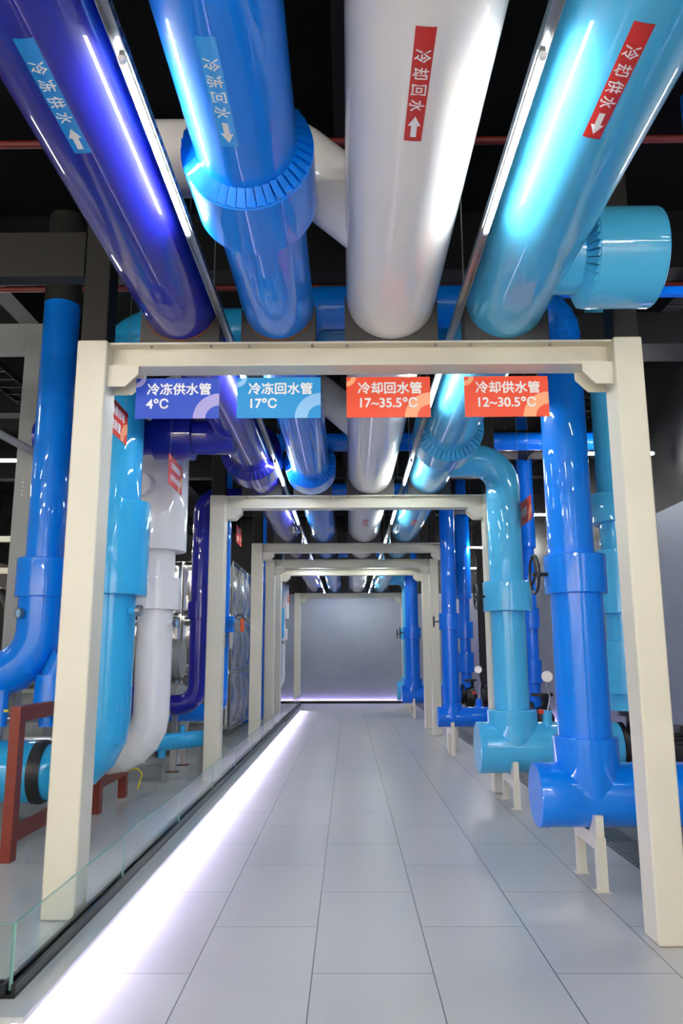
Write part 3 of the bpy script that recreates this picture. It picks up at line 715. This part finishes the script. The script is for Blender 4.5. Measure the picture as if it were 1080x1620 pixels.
# navy riser
t = side_riser('navy riser left of the second frame', -1.865, 9.6, .12, .165, 'navy', ((2.0, 2.22, .155),), 3.5, .96, -3.0, .22,
    top=bend([(-1.865, 9.6, 2.1), (-1.865, 9.6, 3.56), (-1.06, 9.6, 3.56)], .2, 6))
t2 = thing('drain_pipe', 'short navy pipe elbow behind the light blue riser', 'pipe', (-2.4, 8.9, .9))
MB().sweep(bend([(-3.2, 8.9, 1.12), (-2.42, 8.9, 1.12), (-2.42, 8.9, .62), (-3.2, 8.9, .62)], .14, 6), .11).build('pipe_body', M['navy'], t2)
# slim blue riser behind the second frame's left post
t = side_riser('slim blue riser hidden behind the second left post', -1.75, 10.5, .115, .15, 'blue', (), 4.6, .8, -3.0, .2)
MB().box(-1.72, -1.55, 10.38, 10.5, 1.86, 2.08).build('valve_body', M['blue'], t, bevel=.01)
handwheel(t, (-1.6, 10.34, 1.97), (0, 1, 0), .05, M['blackmetal'], .05)
MB().box(-1.70, -1.66, 10.36, 10.42, 1.66, 1.86).box(-1.60, -1.56, 10.36, 10.42, 1.64, 1.86).build('flange_bolts', M['steel'], t)
ac = thing('valve_actuator', 'orange and grey valve actuator beside the slim blue riser', 'valve', (-1.5, 10.5, 1.95))
MB().box(-1.55, -1.47, 10.42, 10.54, 1.87, 2.0).build('housing', M['greysteel'], ac, bevel=.005)
MB().box(-1.47, -1.43, 10.42, 10.54, 1.87, 2.05).build('cover', M['orange'], ac, bevel=.01)
MB().sweep(bend([(-1.56, 10.46, 2.06), (-1.47, 10.46, 2.12), (-1.42, 10.46, 2.03)], .03, 4), .008, 8).build('cable', M['black'], ac)
# far pair
t = side_riser('distant light blue riser, far left near the last frame', -1.975, 20.5, .21, .3, 'cyan', ((2.03, 2.80, .26),), 5.6, .66, -3.2, .4)
gauge(t, (-1.80, 20.4, 1.90), (.92, -.2, .03), .045, True, M['cyan'], .07)
t = side_riser('distant white riser, far left near the last frame', -1.935, 21.5, .172, .23, 'white', ((1.99, 2.30, .235),), 3.6, .62, -3.2, .38)
MB().lathe((-1.925, 21.5, 2.57), (0, 0, 1), [(0, .165), (0, .256), (.94, .256), (.94, .165)], 48).build('drum', M['white'], t)
MB().cyl((-1.925, 21.5, 3.4), (-1.925, 21.5, 5.6), .172).build('top_pipe', M['white'], t)
# blue risers seen in the gaps behind the third and fourth posts
t = side_riser('blue riser glimpsed in the gap beyond the third left post', -1.86, 16.9, .10, .13, 'deepblue', ((2.0, 2.25, .13),), 5.0, .235, -2.4, .2)

# outer blue riser and its valve
t = thing('riser_pipe', 'tall blue riser at the left edge, its top painted dark', 'pipe', (-2.62, 6.5, 1.3), 'risers left of the walkway')
MB().cyl((-2.62, 6.5, 2.1), (-2.62, 6.5, 4.72), .158, 64).build('upper_pipe', M['blue'], t)
MB().cyl((-2.62, 6.5, 4.72), (-2.62, 6.5, 5.6), .16, 64).build('dark_painted_top', M['darkpaint'], t)
collar_mesh((-2.62, 6.5, 2.04), (0, 0, 1), .33, .15, .222, seg=64).build('collar', M['blue'], t)
lo = bend([(-2.62, 6.5, 2.1), (-2.62, 6.5, 1.40), (-3.5, 6.5, 1.40)], .36, 6)
MB().sweep(lo, .19, 64).gores(lo, .19, 64).build('lower_pipe', M['blue'], t)
gauge(t, (-2.70, 6.33, 1.90), (-.5, -.86, .0), .042, False, M['blue'], .02)
MB().cyl((-2.86, 6.42, 1.35), (-2.86, 6.42, .98), .05, 24).build('drain_stub', M['blue'], t)
MB().cyl((-2.86, 6.42, .98), (-2.86, 6.42, .86), .026, 16).build('drain_nipple', M['steel'], t)
MB().box(-2.815, -2.78, 6.36, 6.38, 1.10, 1.12).build('tap_handle', M['yellow'], t)
fl = thing('flanged_valve', 'blue flanged valve cut off by the left edge', 'valve', (-2.95, 6.3, 1.4))
MB().lathe((-3.25, 6.3, 1.40), (1, 0, 0), [(0, .16), (0, .235), (.05, .235), (.05, .16)], 48).build('flange', M['blue'], fl)
MB().lathe((-3.05, 6.3, 1.40), (1, 0, 0), [(0, .16), (0, .225), (.05, .225), (.05, .16)], 48).build('flange', M['blue'], fl)
MB().lathe((-3.4, 6.3, 1.40), (1, 0, 0), [(0, .2), (.2, .19), (.4, .18)], 48).build('valve_body', M['blue'], fl)
rd = thing('reducer_pipe', 'short blue capped reducer beside the tall blue riser elbow', 'pipe', (-2.48, 6.3, 1.2))
MB().lathe((-2.46, 6.4, .985), (0, 0, 1), [(0, .075), (.16, .075), (.16, .125), (.19, .13), (.41, .118), (.41, .1)], 40).build('reducer_body', M['blue'], rd)
MB().lathe((-2.44, 6.4, 1.38), (.45, 0, 1), [(0, .1), (.2, .1)], 40).build('inlet', M['blue'], rd)

# light blue header at bottom left with clamp ring
hp = thing('header_pipe', 'light blue horizontal header behind the red stands at left', 'pipe', (-3.0, 6.2, .65))
MB().cyl((-9.6, 6.2, .66), (-2.40, 6.2, .66), .235, 64).build('header_body', M['cyan'], hp)
MB().lathe((-2.44, 6.2, .66), (1, 0, 0), [(0, .2), (0, .242), (.05, .242), (.09, .225), (.09, .2)], 64).build('coupling_ring', M['blackmetal'], hp)
MB().lathe((-2.34, 6.2, .66), (1, 0, 0), [(-.06, .15), (-.055, .19), (-.02, .212), (.0, .212), (0, .15)], 64).build('reducer', M['cyan'], hp)
MB().cyl((-2.19, 6.12, .5), (-2.19, 6.12, .13), .045, 24).build('drain_pipe', M['cyan'], hp)
dr = thing('steel_rail', 'thin bright steel rail crossing behind the red stand', 'rail', (-3, 6.9, .95))
MB().cyl((-4.5, 6.75, 1.02), (-2.0, 6.75, 1.02), .032, 20).build('rail_tube', M['steel'], dr)
for x in (-4.2, -2.9): MB().cyl((x, 6.75, .13), (x, 6.75, 1.02), .02, 14).build('support', M['steel'], dr)

# red oxide stands
def red_stand(X, Y0_, Y1_, ztop, label, wth=.075, lowbar=True, L=.2):
    t = thing('red_stand', label, 'stand', (X, (Y0_ + Y1_) / 2, .13), 'red oxide steel stands')
    for y in (Y0_, Y1_):
        MB().box(X - wth / 2, X + wth / 2, y, y + .1, .13, ztop).build('leg', M['redsteel'], t, bevel=.003)
    MB().box(X - wth / 2, X + wth / 2, Y0_ + .1, Y1_, ztop - .11, ztop).build('top_beam', M['redsteel'], t, bevel=.003)
    if lowbar: MB().prism([(Y0_ + .1, .24), (Y1_, .24), (Y1_, .40), (Y0_ + .5, .36), (Y0_ + .1, .36)], X - .01, X + .01, 'x').build('web_plate', M['redsteel'], t)
    return t
red_stand(-2.40, 5.62, 6.75, 1.19, 'tall red oxide stand at the left edge around the light blue header')
red_stand(-2.32, 7.28, 8.1, .46, 'low red oxide stand under the white riser elbow', lowbar=False)
hs = tag(MB().sweep(bend([(-2.2, 7.9, .42), (-2.12, 7.9, .45), (-2.06, 7.9, .40), (-2.10, 7.9, .25)], .03, 4), .008, 8).build('yellow_hose', M['yellow']), 'thin yellow hose curling beside the low red stand', 'hose')

# small light blue pipe low on the dais floor with stubs
lp = thing('floor_pipe', 'light blue low pipe running behind the grey stand', 'pipe', (-2, 9.2, .55))
MB().cyl((-2.45, 8.85, .56), (-1.68, 9.36, .59), .095, 40).build('pipe_body', M['cyan'], lp)
MB().cyl((-2.15, 9.05, .57), (-2.15, 9.05, .40), .045, 24).build('lower_stub', M['cyan'], lp)
MB().cyl((-1.95, 9.2, .57), (-1.95, 9.2, .75), .03, 24).build('upper_stub', M['cyan'], lp)
MB().box(-2.13, -2.11, 9.03, 9.07, .13, .42).box(-1.78, -1.72, 9.26, 9.34, .13, .52).build('foot', M['greysteel'], lp)
# grey uprights under navy elbow
gs = thing('grey_stand', 'slim grey steel stand under the navy riser elbow', 'stand', (-2.2, 10.1, .13))
for y in (9.85, 10.45):
    MB().box(-2.2 - .035, -2.2 + .035, y, y + .06, .13, .9).build('leg', M['steel'], gs, bevel=.002)
    MB().box(-2.2 - .07, -2.2 + .07, y - .03, y + .09, .13, .14).build('foot_plate', M['rust'], gs)
MB().box(-2.235, -2.165, 9.45, 10.5, .85, .9).build('top_bar', M['steel'], gs)

# ------------------------------------------------------------------ embossed stainless tank
def emboss_face(m, origin, du, dv, nu, nv, nrm, res=20):
    """panels of about a metre, each with a raised square rim and a round dish"""
    origin = Vector(origin); du = Vector(du); dv = Vector(dv); nrm = Vector(nrm)
    NU, NV = nu * res, nv * res
    vs = []
    for j in range(NV + 1):
        for i in range(NU + 1):
            u, v = (i % res) / res, (j % res) / res
            e = min(u, 1 - u, v, 1 - v)
            rr = math.hypot(u - .5, v - .5)
            h = .0
            if e < .05: h = -.012
            elif e < .10: h = .02
            if rr < .40: h += .045 * (1 - (rr / .40) ** 2) * (1 if rr > .0 else 1) + .008
            if rr < .16: h -= .02 * (1 - (rr / .16) ** 2)
            vs.append(origin + du * (i / res) + dv * (j / res) + nrm * h)
    fs = [(j * (NU + 1) + i, j * (NU + 1) + i + 1, (j + 1) * (NU + 1) + i + 1, (j + 1) * (NU + 1) + i) for j in range(NV) for i in range(NU)]
    m.add(vs, fs)
tk = thing('water_tank', 'embossed stainless steel panel water tank behind the second left post', 'tank', (-3.4, 15.2, .13))
MB().box(-4.85, -2.12, 13.82, 16.7, .3, 3.25).build('tank_body', M['stainless'], tk)
q = MB(); emboss_face(q, (-2.11, 13.8, .28), (0, .98, 0), (0, 0, .99), 3, 3, (1, 0, 0)); q.build('aisle_side_panels', M['stainless'], tk, angle=40, fix=False)
q = MB(); emboss_face(q, (-4.87, 13.81, .28), (.92, 0, 0), (0, 0, .99), 3, 3, (0, -1, 0)); q.build('front_side_panels', M['stainless'], tk, angle=40, fix=False)
for x in (-4.6, -3.5, -2.3): MB().box(x - .05, x + .05, 13.85, 16.7, .13, .3).build('support_beam', M['greysteel'], tk)
fr_ = MB()
for z in (.28, 1.27, 2.26, 3.25): fr_.cyl((-2.10, 13.8, z), (-2.10, 16.7, z), .014, 8)
for y in (13.8, 14.78, 15.76, 16.72): fr_.cyl((-2.10, y, .28), (-2.10, y, 3.25), .014, 8)
fr_.build('panel_joints', M['steel'], tk)

# chillers / machinery deep in the left bay
def chiller(x, y, label, bodycol='greysteel', L=2.6):
    t = thing('chiller', label, 'machine', (x, y, .13), 'chillers in the left bay')
    MB().lathe((x - L / 2, y, .75), (1, 0, 0), [(0, .1), (.02, .36), (.12, .4), (L - .12, .4), (L - .02, .36), (L, .1)], 40).build('evaporator_shell', M[bodycol], t)
    MB().lathe((x - L / 2 + .1, y + .15, 1.5), (1, 0, 0), [(0, .1), (.02, .28), (.1, .31), (L - .3, .31), (L - .22, .28), (L - .2, .1)], 40).build('condenser_shell', M[bodycol], t)
    MB().box(x - .45, x + .45, y - .42, y - .2, 1.05, 1.75).build('control_cabinet', M['lettering'], t, bevel=.02)
    MB().sweep(bend([(x + .8, y, 1.1), (x + .8, y - .1, 2.2), (x + .1, y, 2.2), (x + .1, y, 1.6)], .15, 5), .12, 24).build('suction_pipe', M['black'], t)
    for xx in (x - L / 2 + .3, x + L / 2 - .3): MB().box(xx - .06, xx + .06, y - .35, y + .45, .13, .45).build('foot', M['blackmetal'], t)
    return t
chiller(-4.6, 8.6, 'grey chiller with black suction pipe deep in the left bay', L=2.8)
chiller(-3.7, 11.6, 'grey chiller standing in front of the steel tank')
chiller(-7.6, 11.5, 'grey chiller by the left wall', L=3)

# grey steel gantry at the left edge
gf = thing('steel_gantry', 'grey steel gantry frame at the left edge', 'frame', (-3.1, 7.0, .13))
MB().box(-3.14, -2.98, 6.95, 7.09, .13, 4.76).build('post', M['greysteel'], gf, bevel=.004)
MB().box(-6.2, -3.14, 6.95, 7.09, 4.47, 4.76).build('top_beam', M['greysteel'], gf, bevel=.004)
MB().box(-6.36, -6.2, 6.95, 7.09, .13, 4.76).build('post', M['greysteel'], gf, bevel=.004)
b_ = MB()
for k in range(5):
    for z in (4.1, 3.2): b_.cyl((-3.06, 6.95, z - k * .04), (-3.06, 6.943, z - k * .04), .006, 8)
b_.build('bolt_heads', M['steel'], gf)
br = tag(MB().sweep([(-3.55, 5.9, 3.72), (-2.86, 6.75, 3.38)], .035, 12).build('diagonal_brace', M['greysteel']), 'slanting pale steel brace at the left edge by the blue riser', 'brace')
bk = thing('steel_gantry', 'pale steel pipe rack deep in the left bay', 'frame', (-6, 13, .13))
for x in (-7.5, -5.6): MB().box(x - .06, x + .06, 12.9, 13.02, .13, 3.6).build('post', M['cream'], bk)
for z in (3.0, 3.55): MB().box(-7.5, -5.6, 12.92, 13.0, z - .05, z + .05).build('rail', M['cream'], bk)

# ------------------------------------------------------------------ overhead clutter
for i, (y, z, lb) in enumerate(((4.9, 5.2, 'thin red sprinkler pipe crossing above the nearest frame'), (7.3, 5.3, 'thin red sprinkler pipe crossing beyond the nearest frame'))):
    s = thing('sprinkler_pipe', lb, 'pipe', (0, y, z))
    MB().cyl((XL + .1, y, z), (XR - .1, y, z), .028, 16).build('pipe_body', M['redpaint'], s)
    hh = MB()
    for x in (-8, -5, -2.6, 2.6, 4.2): hh.cyl((x, y, z), (x, y, ZC), .006, 6)
    hh.build('hangers', M['ceilbeam'], s)
for i, (x, lb) in enumerate(((3.8, 'dark cable tray above the right bay'), (-4.9, 'dark cable tray above the left bay'))):
    s = thing('cable_tray', lb, 'cable tray', (x, 10, 5.0))
    tm = MB().box(x - .2, x - .19, YB + .1, YF - .1, 5.4, 5.5).box(x + .19, x + .2, YB + .1, YF - .1, 5.4, 5.5)
    for k in range(100): tm.box(x - .19, x + .19, YB + .2 + k * .31, YB + .23 + k * .31, 5.4, 5.415)
    tm.build('tray', M['ceilbeam'], s)
    hh = MB()
    for k in range(10): hh.cyl((x - .2, YB + 1 + 3 * k, 5.4), (x - .2, YB + 1 + 3 * k, ZC), .006, 6).cyl((x + .2, YB + 1 + 3 * k, 5.4), (x + .2, YB + 1 + 3 * k, ZC), .006, 6)
    hh.build('hangers', M['ceilbeam'], s)
for i, (x, y, z, lb) in enumerate(((3.5, 7.4, 4.7, 'nearest'), (3.5, 11.6, 4.7, 'middle'), (3.5, 16.5, 4.7, 'farthest'))):
    d = thing('duct', 'dark ceiling duct crossing the right bay, ' + lb, 'duct', (x, y, z), 'dark ducts over the right bay')
    MB().box(2.2, XR - .02, y, y + .5, z, z + .35).build('duct_body', M['ceilbeam'], d, bevel=.01)
    MB().box(2.9, 2.94, y - .02, y + .52, z - .02, z + .37).build('duct_flange', M['ceilbeam'], d)
cp = thing('cross_pipe', 'deep blue cross pipe high above the walkway beyond the second frame', 'pipe', (0, 11.2, 4.75))
MB().cyl((-2.4, 11.2, 4.75), (3.9, 11.2, 4.75), .14).build('pipe_body', M['deepblue'], cp)
MB().cyl((-2.4, 11.2, 4.75), (-2.38, 11.2, 4.75), .17).build('end_flange', M['deepblue'], cp)
cp = thing('blue_beam', 'slim deep blue beam high behind the pleated collar of the sky blue pipe', 'beam', (3, 6.9, 4.9))
MB().box(1.75, 4.55, 6.86, 6.94, 4.98, 5.06).box(1.9, 2.0, 6.86, 6.94, 5.06, 5.6).build('beam_body', M['deepblue'], cp, bevel=.004)
MB().box(4.5, 4.58, 6.8, 7.0, 4.94, 5.1).build('wall_plate', M['deepblue'], cp)
